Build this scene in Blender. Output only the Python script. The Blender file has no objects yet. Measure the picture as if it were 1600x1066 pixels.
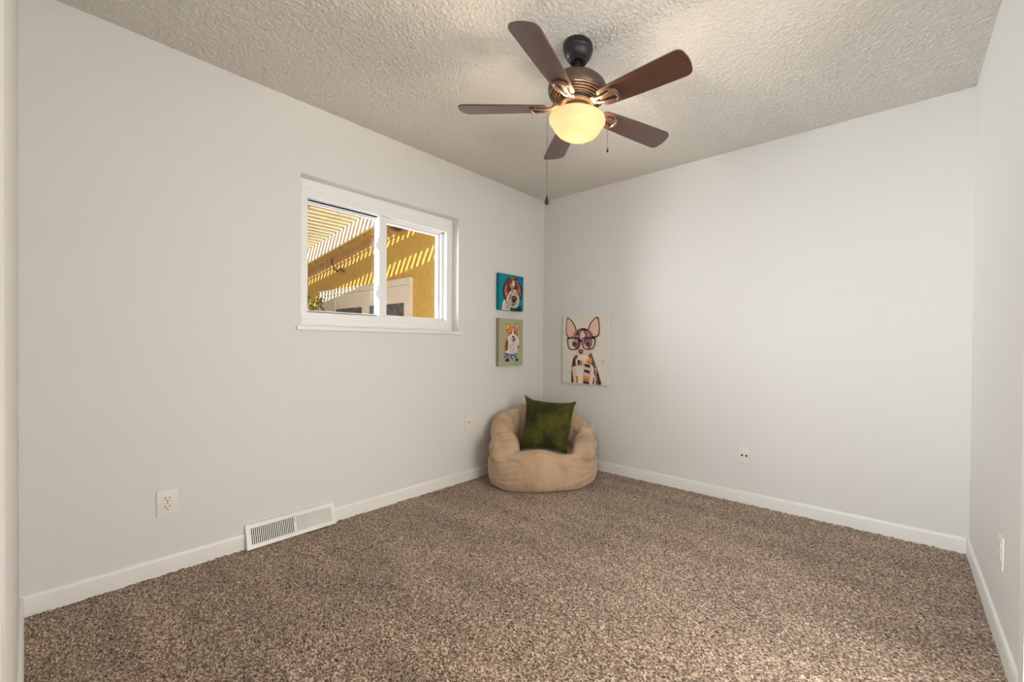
import bpy, bmesh, math, random
import numpy as np
from mathutils import Vector, Matrix, noise

random.seed(7)
PI = math.pi
SC = bpy.context.scene
COL = SC.collection

# ---------------------------------------------------------------- camera
F = 654.66; YAW = -0.6434; PIT = -0.0081; ROL = 0.0087
CAM = Vector((2.7131, -2.9646, 1.0766))
fw = Vector((math.sin(YAW)*math.cos(PIT), math.cos(YAW)*math.cos(PIT), math.sin(PIT)))
r0 = Vector((math.cos(YAW), -math.sin(YAW), 0)); u0 = r0.cross(fw)
rt = r0*math.cos(ROL) + u0*math.sin(ROL); up = -r0*math.sin(ROL) + u0*math.cos(ROL)
cd = bpy.data.cameras.new('camera'); cam = bpy.data.objects.new('camera', cd); COL.objects.link(cam)
m = Matrix((rt, up, -fw)).transposed().to_4x4(); m.translation = CAM
cam.matrix_world = m
cd.sensor_fit = 'HORIZONTAL'; cd.sensor_width = 36.0; cd.lens = F/1600*36
cd.shift_x = -112.88/1600; cd.shift_y = 11.4/1600
cd.clip_start = 0.004; cd.clip_end = 200
SC.camera = cam

# ---------------------------------------------------------------- view, world, sun, area lights
SC.view_settings.view_transform = 'Standard'; SC.view_settings.look = 'None'
SC.view_settings.gamma = 1.0; SC.view_settings.use_curve_mapping = False
SC.view_settings.exposure = 0.0
w = bpy.data.worlds.new('world'); SC.world = w; w.use_nodes = True
nt = w.node_tree; bg = nt.nodes['Background']
sky = nt.nodes.new('ShaderNodeTexSky'); sky.sky_type = 'NISHITA'; sky.sun_disc = False
sky.sun_elevation = math.radians(26); sky.sun_rotation = math.radians(198)
sky.air_density = 0.6; sky.dust_density = 4.0
nt.links.new(sky.outputs[0], bg.inputs[0]); bg.inputs[1].default_value = 0.065

SUND = Vector((-0.617, 1.9, -1.0)).normalized()
sd = bpy.data.lights.new('sun', 'SUN'); so = bpy.data.objects.new('sun', sd); COL.objects.link(so)
so.rotation_euler = SUND.to_track_quat('-Z', 'Y').to_euler(); so.location = (0, -4, 8)
sd.energy = 9.5; sd.angle = math.radians(0.5); sd.color = (1, 0.95, 0.86)

W_ = 3.0208
def area(name, loc, direction, sx, sy, power, color):
    d = bpy.data.lights.new(name, 'AREA'); o = bpy.data.objects.new(name, d); COL.objects.link(o)
    d.shape = 'RECTANGLE'; d.size = sx; d.size_y = sy; d.energy = power; d.color = color
    o.location = loc; o.rotation_euler = Vector(direction).to_track_quat('-Z', 'Z').to_euler()
    return o
area('hall_fill', (2.64, -4.2, 1.45), (0, 1, 0.06), 1.5, 1.9, 88, (0.91, 0.96, 1.0))  # added unseen lamp, fills the room from behind the camera
area('side_fill', (W_+1.35, -1.85, 1.15), (-1, 0.0, -0.02), 1.6, 1.9, 78, (1.0, 0.965, 0.915))  # added lamp, lights the left wall through the made-up opening
area('window_daylight_fill', (-1.95, -2.32, 1.62), (1, 0.28, -0.06), 1.9, 1.4, 178, (0.90, 0.955, 1.0)).data.spread = math.radians(140)  # added unseen lamp, strengthens window daylight on the right and back walls

# ---------------------------------------------------------------- helpers
def L(c):
    c /= 255.0
    return c/12.92 if c <= 0.04045 else ((c+0.055)/1.055)**2.4
def rgb(r, g, b): return (L(r), L(g), L(b), 1)

def mat(name, color, rough=0.5, metal=0.0, spec=0.5, noise_scale=None, color2=None, lo=0.4, hi=0.6,
        bump=0.0, bump_scale=100, bump_dist=0.002, sheen=0.0, detail=2.0, stretch=None, coat=0.0):
    mt = bpy.data.materials.new(name); mt.use_nodes = True
    t = mt.node_tree; p = t.nodes['Principled BSDF']
    p.inputs['Base Color'].default_value = color
    p.inputs['Roughness'].default_value = rough; p.inputs['Metallic'].default_value = metal
    p.inputs['Specular IOR Level'].default_value = spec
    p.inputs['Sheen Weight'].default_value = sheen
    p.inputs['Coat Weight'].default_value = coat
    co = t.nodes.new('ShaderNodeTexCoord')
    src = co.outputs['Object']
    if stretch:
        mp = t.nodes.new('ShaderNodeMapping'); mp.inputs['Scale'].default_value = stretch
        t.links.new(src, mp.inputs[0]); src = mp.outputs[0]
    if noise_scale:
        n = t.nodes.new('ShaderNodeTexNoise'); n.inputs['Scale'].default_value = noise_scale; n.inputs['Detail'].default_value = detail
        t.links.new(src, n.inputs['Vector'])
        r = t.nodes.new('ShaderNodeValToRGB')
        r.color_ramp.elements[0].position = lo; r.color_ramp.elements[0].color = color
        r.color_ramp.elements[1].position = hi; r.color_ramp.elements[1].color = color2 or color
        t.links.new(n.outputs['Fac'], r.inputs[0]); t.links.new(r.outputs[0], p.inputs['Base Color'])
    if bump:
        n2 = t.nodes.new('ShaderNodeTexNoise'); n2.inputs['Scale'].default_value = bump_scale; n2.inputs['Detail'].default_value = 3
        t.links.new(src, n2.inputs['Vector'])
        b = t.nodes.new('ShaderNodeBump'); b.inputs['Strength'].default_value = bump; b.inputs['Distance'].default_value = bump_dist
        t.links.new(n2.outputs['Fac'], b.inputs['Height']); t.links.new(b.outputs[0], p.inputs['Normal'])
    return mt

def put(name, bm, mats, parent=None, smooth=None, kind=None):
    me = bpy.data.meshes.new(name)
    bmesh.ops.recalc_face_normals(bm, faces=bm.faces[:])
    bm.to_mesh(me); bm.free()
    for k in (mats if isinstance(mats, (list, tuple)) else [mats]): me.materials.append(k)
    if smooth is not None:
        me.polygons.foreach_set('use_smooth', [True]*len(me.polygons))
        if smooth < 180: me.set_sharp_from_angle(angle=math.radians(smooth))
    o = bpy.data.objects.new(name, me); COL.objects.link(o)
    if parent: o.parent = parent
    if kind: o['kind'] = kind
    return o
def thing(name, label, cat, loc=(0, 0, 0), rotz=0, group=None):
    o = bpy.data.objects.new(name, None); COL.objects.link(o)
    o.empty_display_size = 0.05
    o.location = loc; o.rotation_euler = (0, 0, rotz); o['label'] = label; o['category'] = cat
    if group: o['group'] = group
    return o
def tag(o, label, cat, group=None):
    o['label'] = label; o['category'] = cat
    if group: o['group'] = group
    return o

def box(bm, x0, x1, y0, y1, z0, z1, bev=0.0, seg=2, mi=0):
    vs = [bm.verts.new((x, y, z)) for x in (x0, x1) for y in (y0, y1) for z in (z0, z1)]
    fs = [bm.faces.new([vs[i] for i in f]) for f in ((0,1,3,2),(4,6,7,5),(0,4,5,1),(2,3,7,6),(0,2,6,4),(1,5,7,3))]
    for f in fs: f.material_index = mi
    if bev:
        es = list({e for f in fs for e in f.edges})
        bmesh.ops.bevel(bm, geom=es, offset=bev, segments=seg, affect='EDGES', profile=0.6)
def B(*boxes, bev=0.0):
    bm = bmesh.new()
    for b in boxes: box(bm, *b, bev=bev)
    return bm
def lathe(bm, prof, n=48, center=(0, 0, 0), cap=True):
    cx, cy, cz = center; rings = []
    for r, z in prof:
        if r < 1e-6: rings.append([bm.verts.new((cx, cy, cz+z))])
        else: rings.append([bm.verts.new((cx+r*math.cos(2*PI*i/n), cy+r*math.sin(2*PI*i/n), cz+z)) for i in range(n)])
    for a, b in zip(rings, rings[1:]):
        if len(a) == 1 and len(b) == 1: continue
        for i in range(n):
            j = (i+1) % n
            if len(a) == 1: bm.faces.new((a[0], b[i], b[j]))
            elif len(b) == 1: bm.faces.new((a[i], a[j], b[0]))
            else: bm.faces.new((a[i], a[j], b[j], b[i]))
    if cap:
        for r in (rings[0], rings[-1]):
            if len(r) > 2: bm.faces.new(r)
def tube(bm, pts, rad, n=8):
    pts = [Vector(p) for p in pts]; rings = []
    for i, p in enumerate(pts):
        d = (pts[min(i+1, len(pts)-1)]-pts[max(i-1, 0)]).normalized()
        a = d.cross(Vector((0, 0, 1)) if abs(d.z) < 0.9 else Vector((1, 0, 0))).normalized(); b = d.cross(a)
        rr = rad[i] if isinstance(rad, (list, tuple)) else rad
        rings.append([bm.verts.new(p+a*rr*math.cos(2*PI*k/n)+b*rr*math.sin(2*PI*k/n)) for k in range(n)])
    for a, b in zip(rings, rings[1:]):
        for k in range(n): bm.faces.new((a[k], a[(k+1) % n], b[(k+1) % n], b[k]))
    bm.faces.new(rings[0][::-1]); bm.faces.new(rings[-1])
def prism(bm, poly, axis, a, b, mi=0):
    """extrude a 2-D polygon along an axis from a to b"""
    def P(u, v, t): return {'x': (t, u, v), 'y': (u, t, v), 'z': (u, v, t)}[axis]
    A = [bm.verts.new(P(u, v, a)) for u, v in poly]; C = [bm.verts.new(P(u, v, b)) for u, v in poly]
    n = len(poly); fs = [bm.faces.new(A), bm.faces.new(C[::-1])]
    for i in range(n): fs.append(bm.faces.new((A[i], C[i], C[(i+1) % n], A[(i+1) % n])))
    for f in fs: f.material_index = mi

# ---------------------------------------------------------------- dimensions (metres)
W, D, H = 3.0208, 2.9809, 2.44

# ---------------------------------------------------------------- setting materials
m_wall = mat('wall_paint', rgb(227, 225, 221), rough=0.75, spec=0.3, bump=0.06, bump_scale=180, bump_dist=0.002)
m_trim = mat('trim_paint', rgb(238, 236, 231), rough=0.4, bump=0.04, bump_scale=40)
m_vinyl = mat('white_vinyl', rgb(243, 243, 242), rough=0.35, bump=0.02, bump_scale=60)
m_ceil = mat('popcorn_ceiling', rgb(226, 222, 214), rough=0.9, spec=0.2, bump=0.45, bump_scale=330, bump_dist=0.002)

def carpet_material():
    mt = bpy.data.materials.new('carpet'); mt.use_nodes = True
    t = mt.node_tree; p = t.nodes['Principled BSDF']; N = t.nodes.new; K = t.links.new
    p.inputs['Roughness'].default_value = 0.95; p.inputs['Specular IOR Level'].default_value = 0.1
    p.inputs['Sheen Weight'].default_value = 0.25
    co = N('ShaderNodeTexCoord')
    mp = N('ShaderNodeMapping'); mp.inputs['Rotation'].default_value = (0, 0, 0.65); mp.inputs['Scale'].default_value = (1.0, 1.6, 1)
    K(co.outputs['Object'], mp.inputs[0])
    n = N('ShaderNodeTexNoise'); n.inputs['Scale'].default_value = 105; n.inputs['Detail'].default_value = 2.5; n.inputs['Roughness'].default_value = 0.6
    n.inputs['Distortion'].default_value = 0.8
    K(mp.outputs[0], n.inputs['Vector'])
    r = N('ShaderNodeValToRGB'); e = r.color_ramp.elements
    e[0].position = 0.38; e[0].color = rgb(64, 45, 32)
    e[1].position = 0.64; e[1].color = rgb(222, 200, 178)
    k = e.new(0.5); k.color = rgb(143, 117, 95)
    K(n.outputs['Fac'], r.inputs[0])
    # pile brushed into broad lighter and darker swathes
    mp2 = N('ShaderNodeMapping'); mp2.inputs['Rotation'].default_value = (0, 0, -0.75); mp2.inputs['Scale'].default_value = (0.7, 2.6, 1)
    K(co.outputs['Object'], mp2.inputs[0])
    n2 = N('ShaderNodeTexNoise'); n2.inputs['Scale'].default_value = 2.4; n2.inputs['Detail'].default_value = 4
    K(mp2.outputs[0], n2.inputs['Vector'])
    rr = N('ShaderNodeMapRange'); rr.inputs[1].default_value = 0.35; rr.inputs[2].default_value = 0.68
    rr.inputs[3].default_value = 0.86; rr.inputs[4].default_value = 1.20
    K(n2.outputs['Fac'], rr.inputs[0])
    vm = N('ShaderNodeVectorMath'); vm.operation = 'SCALE'
    K(r.outputs[0], vm.inputs[0]); K(rr.outputs[0], vm.inputs['Scale']); K(vm.outputs[0], p.inputs['Base Color'])
    b = N('ShaderNodeBump'); b.inputs['Strength'].default_value = 0.7; b.inputs['Distance'].default_value = 0.006
    K(n.outputs['Fac'], b.inputs['Height']); K(b.outputs[0], p.inputs['Normal'])
    return mt
m_carpet = carpet_material()

# ---------------------------------------------------------------- room shell
def relief(name, x0, x1, y0, y1, z, step, amp, blur, seed, m_, up=True):
    nx, ny = int((x1-x0)/step)+1, int((y1-y0)/step)+1
    rng = np.random.default_rng(seed); h = rng.standard_normal((ny, nx))
    for _ in range(blur):
        h = (h+np.roll(h, 1, 0)+np.roll(h, -1, 0)+np.roll(h, 1, 1)+np.roll(h, -1, 1))/5
    h = h/h.std(); h = np.clip(h, -0.6, 2.2)+0.6
    X, Y = np.meshgrid(np.linspace(x0, x1, nx), np.linspace(y0, y1, ny))
    V = np.stack([X, Y, z + (amp if up else -amp)*h], -1).reshape(-1, 3)
    i = np.arange(ny*nx).reshape(ny, nx)
    q = np.stack([i[:-1, :-1], i[:-1, 1:], i[1:, 1:], i[1:, :-1]], -1).reshape(-1, 4)
    if not up: q = q[:, ::-1]
    me = bpy.data.meshes.new(name)
    me.vertices.add(len(V)); me.vertices.foreach_set('co', V.ravel().astype(np.float32))
    me.loops.add(q.size); me.loops.foreach_set('vertex_index', q.ravel().astype(np.int32))
    me.polygons.add(len(q)); me.polygons.foreach_set('loop_start', np.arange(0, q.size, 4, dtype=np.int32))
    me.update(calc_edges=True); me.validate()
    me.polygons.foreach_set('use_smooth', [True]*len(q))
    me.materials.append(m_)
    o = bpy.data.objects.new(name, me); COL.objects.link(o); o['kind'] = 'structure'
    return o
relief('floor', -0.001, W+0.001, -D-0.125, 0.001, -0.004, 0.007, 0.0026, 1, 3, m_carpet)
relief('ceiling', -0.001, W+0.001, -D-0.001, 0.001, H, 0.0052, 0.0023, 0, 5, m_ceil, up=False)
put('trim_1', B((-0.2, W+0.12, -D-0.12, 0.12, H+0.004, H+0.1)), m_wall, kind='structure')   # slab over the ceiling finish

# left wall with the window opening
WY0, WY1, WZ0, WZ1, WT = -2.03, -0.967, 1.165, 2.037, 0.20
def wall_with_hole():
    bm = bmesh.new()
    box(bm, -WT, 0, -D-0.12, WY0, -0.02, H+0.02); box(bm, -WT, 0, WY1, 0.12, -0.02, H+0.02)
    box(bm, -WT, 0, WY0, WY1, -0.02, WZ0); box(bm, -WT, 0, WY0, WY1, WZ1, H+0.02)
    bmesh.ops.remove_doubles(bm, verts=bm.verts[:], dist=1e-5)
    return bm
put('wall_left', wall_with_hole(), m_wall, kind='structure')
put('wall_back', B((0, W+0.12, 0, 0.12, -0.02, H+0.02)), m_wall, kind='structure')
RY0, RY1 = -2.46, -1.27             # added opening for fill light, just outside the picture on the right
put('wall_right', B((W, W+0.12, -D-0.12, RY0, -0.02, H+0.02), (W, W+0.12, RY1, 0, -0.02, H+0.02), (W, W+0.12, RY0, RY1, 2.12, H+0.02)), m_wall, kind='structure')
put('wall_added_room', B((W+1.5, W+1.6, -D-0.12, -0.7, -0.02, H+0.02), (W+0.12, W+1.5, -0.8, -0.7, -0.02, H+0.02), (W+0.12, W+1.6, -D-0.12, -0.7, 2.44, 2.5), (W+1.28, W+1.6, -D-0.13, -D-0.1, -0.02, 2.46)), m_wall, kind='structure')  # made-up room enclosing the fill lamp
put('floor_added_room', B((W+0.0, W+1.5, -D-0.12, -0.8, -0.06, -0.002)), m_carpet, kind='structure')  # floor of the made-up room
put('trim_3', B((W-0.014, W, RY1, RY1+0.06, 0, 2.18), (W-0.014, W, RY0-0.06, RY0, 0, 2.18), (W-0.014, W, RY0, RY1, 2.12, 2.18)), m_trim, kind='structure')  # casing round the added opening
DX0, DX1, DZ = 2.326, 2.985, 2.05
put('wall_front', B((0, DX0, -D-0.12, -D, -0.02, H+0.02), (DX1, W, -D-0.12, -D, -0.02, H+0.02), (DX0, DX1, -D-0.12, -D, DZ, H+0.02)), m_wall, kind='structure')
def casing():
    bm = bmesh.new()
    box(bm, DX0-0.084, DX0-0.001, -D, -D+0.008, 0, DZ+0.055, bev=0.0012)
    box(bm, DX0-0.084, DX1+0.03, -D, -D+0.008, DZ+0.001, DZ+0.057, bev=0.002)
    return bm
put('trim_2', casing(), m_trim, kind='structure')
# hallway behind the doorway
put('wall_hall', B((1.2, 4.2, -4.75, -4.65, -0.02, 2.46), (1.1, 1.2, -4.75, -D-0.12, -0.02, 2.46), (4.2, 4.3, -4.75, -D-0.12, -0.02, 2.46),
    (1.2, 4.2, -4.65, -D-0.12, 2.44, 2.5)), m_wall, kind='structure')
put('floor_hall', B((1.2, 4.2, -4.65, -D-0.125, -0.06, 0.0)), m_carpet, kind='structure')

BH, BT = 0.08, 0.012
def base_prof(s=1):
    return [(0, -0.004), (BT*s, -0.004), (BT*s, BH-0.016), (BT*0.9*s, BH-0.009), (BT*0.62*s, BH-0.003), (0.003*s, BH), (0, BH)]
VY0, VY1 = -2.283, -1.855            # floor register sits between the two runs of skirting
bm = bmesh.new()
prism(bm, base_prof(), 'y', -D, VY0) ; prism(bm, base_prof(), 'y', VY1, 0)
put('baseboard_left', bm, m_trim, smooth=25, kind='structure')
bm = bmesh.new(); prism(bm, [(-a, b) for a, b in base_prof()], 'x', BT, W-BT)
put('baseboard_back', bm, m_trim, smooth=25, kind='structure')
bm = bmesh.new(); prism(bm, [(W-a, b) for a, b in base_prof()], 'y', RY1+0.06, 0); prism(bm, [(W-a, b) for a, b in base_prof()], 'y', -D, RY0-0.06)
put('baseboard_right', bm, m_trim, smooth=25, kind='structure')
bm = bmesh.new(); prism(bm, [(-D+a, b) for a, b in base_prof()], 'x', BT, DX0-0.084)
put('baseboard_front', bm, m_trim, smooth=25, kind='structure')

# ---------------------------------------------------------------- window
m_glass = bpy.data.materials.new('window_glass'); m_glass.use_nodes = True
t = m_glass.node_tree; t.nodes.remove(t.nodes['Principled BSDF'])
tr = t.nodes.new('ShaderNodeBsdfTransparent'); gl = t.nodes.new('ShaderNodeBsdfGlossy'); gl.inputs['Roughness'].default_value = 0.02
fr = t.nodes.new('ShaderNodeFresnel'); fr.inputs['IOR'].default_value = 1.35
mx = t.nodes.new('ShaderNodeMixShader'); t.links.new(fr.outputs[0], mx.inputs[0]); t.links.new(tr.outputs[0], mx.inputs[1]); t.links.new(gl.outputs[0], mx.inputs[2])
t.links.new(mx.outputs[0], t.nodes['Material Output'].inputs[0])
m_gasket = mat('grey_gasket', rgb(120, 122, 124), rough=0.6, noise_scale=30, color2=rgb(105, 106, 108))

win = bpy.data.objects.new('window_1', None); COL.objects.link(win); win['kind'] = 'structure'
win.location = (0, -1.5, WZ0)
def wput(name, bm, m_, parent=win, smooth=None):
    bmesh.ops.translate(bm, verts=bm.verts[:], vec=(0, 1.5, -WZ0))
    return put(name, bm, m_, parent, smooth)
FX = -0.08                                    # room-side face of the vinyl frame
gy0, gy1, gz0, gz1 = -1.966, -1.018, 1.257, 1.936
bm = bmesh.new()
for (a, b, c, d) in ((WY0, gy0, WZ0, WZ1), (gy1, WY1, WZ0, WZ1), (gy0, gy1, WZ0, gz0), (gy0, gy1, gz1, WZ1)):
    box(bm, -0.19, FX, a, b, c, d)
# stepped inner lip of the frame
box(bm, -0.192, FX-0.018, gy0-0.001, gy0+0.006, gz0, gz1); box(bm, -0.192, FX-0.045, gy1-0.012, gy1+0.001, gz0, gz1)
box(bm, -0.192, FX-0.045, gy0, gy1, gz1-0.010, gz1+0.001); box(bm, -0.192, FX-0.045, gy0, gy1, gz0-0.001, gz0+0.008)
wput('window_frame', bm, m_vinyl)
bm = bmesh.new()                              # thin raised bead round the frame, half way out
for (a, b, c, d) in ((WY0+0.028, WY0+0.036, WZ0+0.03, WZ1-0.03), (WY1-0.024, WY1-0.018, WZ0+0.03, WZ1-0.03),
                     (WY0+0.028, WY1-0.018, WZ0+0.050, WZ0+0.058), (WY0+0.028, WY1-0.018, WZ1-0.058, WZ1-0.050)):
    box(bm, FX-0.002, FX+0.0035, a, b, c, d, bev=0.0015)
wput('frame_bead', bm, m_vinyl)
# sliding sash on the left
bm = bmesh.new()
box(bm, -0.150, FX-0.004, -1.538, -1.486, gz0+0.001, gz1-0.001, bev=0.003)          # meeting stile
box(bm, -0.150, -0.125, gy0+0.001, -1.538, gz1-0.018, gz1-0.001); box(bm, -0.150, -0.125, gy0+0.001, -1.538, gz0+0.001, gz0+0.014)
box(bm, -0.150, -0.125, gy0+0.001, gy0+0.014, gz0+0.001, gz1-0.001)
sash = wput('sliding_sash', bm, m_vinyl)
wput('glass_pane', B((-0.142, -0.138, gy0+0.008, -1.536, gz0+0.008, gz1-0.010)), m_glass, sash)
bm = bmesh.new()
box(bm, -0.137, -0.1345, gy0+0.014, -1.538, gz1-0.0215, gz1-0.018)
wput('glazing_gasket', bm, m_gasket, sash)
for z in (1.42, 1.745):
    bm = bmesh.new(); box(bm, -0.118, -0.092, -1.5455, -1.537, z-0.045, z+0.045, bev=0.003); box(bm, -0.112, -0.098, -1.552, -1.545, z-0.03, z+0.012, bev=0.002)
    wput('sash_latch', bm, m_vinyl, sash, 30)
# fixed light on the right
bm = bmesh.new()
box(bm, -0.188, -0.165, -1.500, -1.470, gz0+0.001, gz1-0.001)
box(bm, -0.188, -0.160, gy1-0.026, gy1-0.0125, gz0+0.009, gz1-0.011)
box(bm, -0.188, -0.160, -1.470, gy1-0.026, gz1-0.022, gz1-0.011); box(bm, -0.188, -0.160, -1.470, gy1-0.026, gz0+0.009, gz0+0.016)
fixl = wput('fixed_sash', bm, m_vinyl)
wput('glass_pane', B((-0.182, -0.178, -1.472, gy1-0.022, gz0+0.012, gz1-0.015)), m_glass, fixl)
bm = bmesh.new(); box(bm, -0.1635, -0.1625, gy1-0.0125, gy1-0.0105, gz0+0.01, gz1-0.012); box(bm, -0.128, -0.1255, gy1-0.0135, gy1-0.0120, gz0+0.01, gz1-0.012)
wput('glazing_gasket', bm, m_gasket, fixl)
# sill board
wput('window_sill', B((-0.09, 0.022, -2.052, -0.945, 1.148, 1.171), bev=0.004), m_trim, win, 30)

# ---------------------------------------------------------------- outside: yellow gable wall, roof edge, patio cover
m_stucco = mat('yellow_stucco', rgb(204, 168, 80), rough=0.9, spec=0.15, noise_scale=14, color2=rgb(212, 178, 92), bump=0.35, bump_scale=120, bump_dist=0.006)
m_cream = mat('cream_paint', rgb(244, 236, 218), rough=0.6, noise_scale=8, color2=rgb(238, 228, 208))
m_slat = mat('slat_paint', rgb(222, 212, 178), rough=0.6, noise_scale=8, color2=rgb(214, 202, 166))
m_tan = mat('tan_paint', rgb(214, 172, 116), rough=0.6, noise_scale=8, color2=rgb(204, 160, 104))
m_olive = mat('olive_soffit_paint', rgb(206, 172, 92), rough=0.7, noise_scale=6, color2=rgb(196, 160, 82))
m_white = mat('white_door_paint', rgb(238, 232, 220), rough=0.45, noise_scale=5, color2=rgb(232, 225, 212))
m_dglass = mat('dark_door_glass', rgb(58, 54, 50), rough=0.05, spec=0.8, noise_scale=9, color2=rgb(92, 84, 74))
m_conc = mat('patio_concrete', rgb(156, 148, 132), rough=0.9, noise_scale=5, color2=rgb(142, 134, 118), bump=0.2)
m_wire = mat('black_wire', rgb(40, 36, 32), rough=0.5, noise_scale=40, color2=rgb(52, 46, 40))
m_leaf = mat('leaf_green', rgb(96, 112, 48), rough=0.6, noise_scale=40, color2=rgb(150, 150, 70))

put('floor_patio', B((-14, -WT, -9, 0.31, -0.16, -0.06)), m_conc, kind='structure')
Y1 = 0.30; YF = 0.05; SL = 0.118
zf0 = lambda x: 2.775+SL*(x+3.3)              # underside of the barge board
zs = lambda x: zf0(x)+0.235                    # level of the slats
bm = bmesh.new(); prism(bm, [(-9.5, -0.1), (-WT+0.02, -0.1), (-WT+0.02, zs(-WT)), (-9.5, zs(-9.5))], 'y', Y1, Y1+0.2)
put('wall_outside', bm, m_stucco, kind='structure')
roof = thing('gable_roof_edge', 'cream roof edge with slatted underside sloping above the yellow wall outside the window', 'roof', (-3.5, Y1, 2.7))
def rput(name, bm, m_, par, off=(3.5, -Y1, -2.7), smooth=None):
    bmesh.ops.translate(bm, verts=bm.verts[:], vec=off); return put(name, bm, m_, par, smooth)
def slope_bar(bm, x0, x1, y0, y1, d0, d1, f=zf0):
    """bar following the roof pitch between x0 and x1"""
    prism(bm, [(x0, f(x0)+d0), (x1, f(x1)+d0), (x1, f(x1)+d1), (x0, f(x0)+d1)], 'y', y0, y1)
bm = bmesh.new(); slope_bar(bm, -9, -0.5, YF, YF+0.03, 0, 0.235); rput('barge_board', bm, m_cream, roof)
bm = bmesh.new(); slope_bar(bm, -9, -0.5, YF+0.03, Y1, 0.03, 0.22); rput('soffit', bm, m_olive, roof)
bm = bmesh.new(); slope_bar(bm, -9, -0.5, Y1-0.045, Y1-0.001, -0.10, 0.03); slope_bar(bm, -9, -0.5, Y1-0.02, Y1-0.001, -0.14, -0.10)
rput('frieze_board', bm, m_tan, roof)
for k in range(30):
    x = -6.9+0.138*k
    bm = bmesh.new(); slope_bar(bm, x, x+0.055, YF+0.10, Y1-0.046, -0.005, 0.029); rput('soffit_batten', bm, m_olive, roof)
tag(roof, roof['label'], 'roof')
# patio cover
pc = thing('patio_cover', 'slatted cream patio cover with a tan beam, seen through the upper left of the window', 'pergola', (-3.5, -0.6, 2.9))
def pput(name, bm, m_): return rput(name, bm, m_, pc, (3.5, 0.6, -2.9))
for k in range(56):
    x = -8.2+0.138*k
    bm = bmesh.new(); slope_bar(bm, x, x+0.072, -1.655, YF+0.02, 0.0, 0.035, zs); pput('slat', bm, m_slat)
bm = bmesh.new(); slope_bar(bm, -8.5, -WT-0.06, -1.12, -0.66, -0.06, -0.003, zs); pput('beam', bm, m_tan)
bm = bmesh.new(); slope_bar(bm, -8.5, -WT-0.06, -5.0, -1.66, -0.02, 0.02, zs); pput('sun_blocker', bm, m_tan)  # added out of view, blocks the sun below the striped band
bm = bmesh.new()
for x in (-8.3, -3.7):
    bm = bmesh.new(); box(bm, x, x+0.1, -4.9, -4.8, -0.06, zs(x)-0.02); pput('post', bm, m_tan)

# sliding patio door set in the yellow wall
door = bpy.data.objects.new('door_1', None); COL.objects.link(door); door['kind'] = 'structure'; door.location = (-4.3, Y1, 0)
def dput(name, bm, m_, par=door): return rput(name, bm, m_, par, (4.3, -Y1, 0))
dx0, dx1, dz = -5.80, -2.752, 1.985
bm = bmesh.new()
box(bm, dx0, dx0+0.10, Y1-0.035, Y1, -0.06, dz); box(bm, dx1-0.10, dx1, Y1-0.035, Y1, -0.06, dz)
box(bm, dx0+0.1, dx1-0.1, Y1-0.035, Y1, dz-0.075, dz); box(bm, dx0-0.01, dx1+0.01, Y1-0.05, Y1, dz, dz+0.016)
box(bm, -5.70, -5.30, Y1-0.022, Y1, -0.06, dz-0.075)
dput('door_casing', bm, m_white)
for a, b in ((-5.30, -4.10), (-4.10, -2.852)):
    bm = bmesh.new()
    box(bm, a, a+0.13, Y1-0.024, Y1, -0.06, 1.905, bev=0.003); box(bm, b-0.09, b, Y1-0.024, Y1, -0.06, 1.905, bev=0.003)
    box(bm, a+0.13, b-0.09, Y1-0.024, Y1, 1.83, 1.905, bev=0.003); box(bm, a+0.13, b-0.09, Y1-0.014, Y1, 1.66, 1.83, bev=0.002)
    pf = dput('door_panel', bm, m_white)
    dput('door_glass', B((a+0.13, b-0.09, Y1-0.008, Y1-0.002, 0.0, 1.66)), m_dglass, pf)
# looped cable hanging below the roof edge
bm = bmesh.new()
def zc(x): return zf0(x)
x = -5.22
tube(bm, [(x, Y1-0.06, zc(x)+0.02), (x+0.01, Y1-0.052, zc(x)-0.10), (x+0.05, Y1-0.03, zc(x)-0.20), (x+0.16, Y1-0.03, zc(x)-0.24), (x+0.30, Y1-0.03, zc(x)-0.19), (x+0.36, Y1-0.03, zc(x)-0.25), (x+0.40, Y1-0.02, zc(x)-0.27)], 0.011, 6)
o = put('cable', bm, m_wire, smooth=60); tag(o, 'thin dark cable looping below the roof edge on the yellow wall outside', 'cable')
# dark bracket under the roof edge
bm = bmesh.new(); x = -3.15
prism(bm, [(x, zf0(x)-0.06), (x+0.32, zf0(x)-0.03), (x+0.26, zf0(x)-0.085), (x+0.10, zf0(x)-0.11)], 'y', Y1-0.12, Y1-0.046)
o = put('floodlight_bracket', bm, m_wire); tag(o, 'small dark fixture under the roof edge outside the right window pane', 'fixture')
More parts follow.
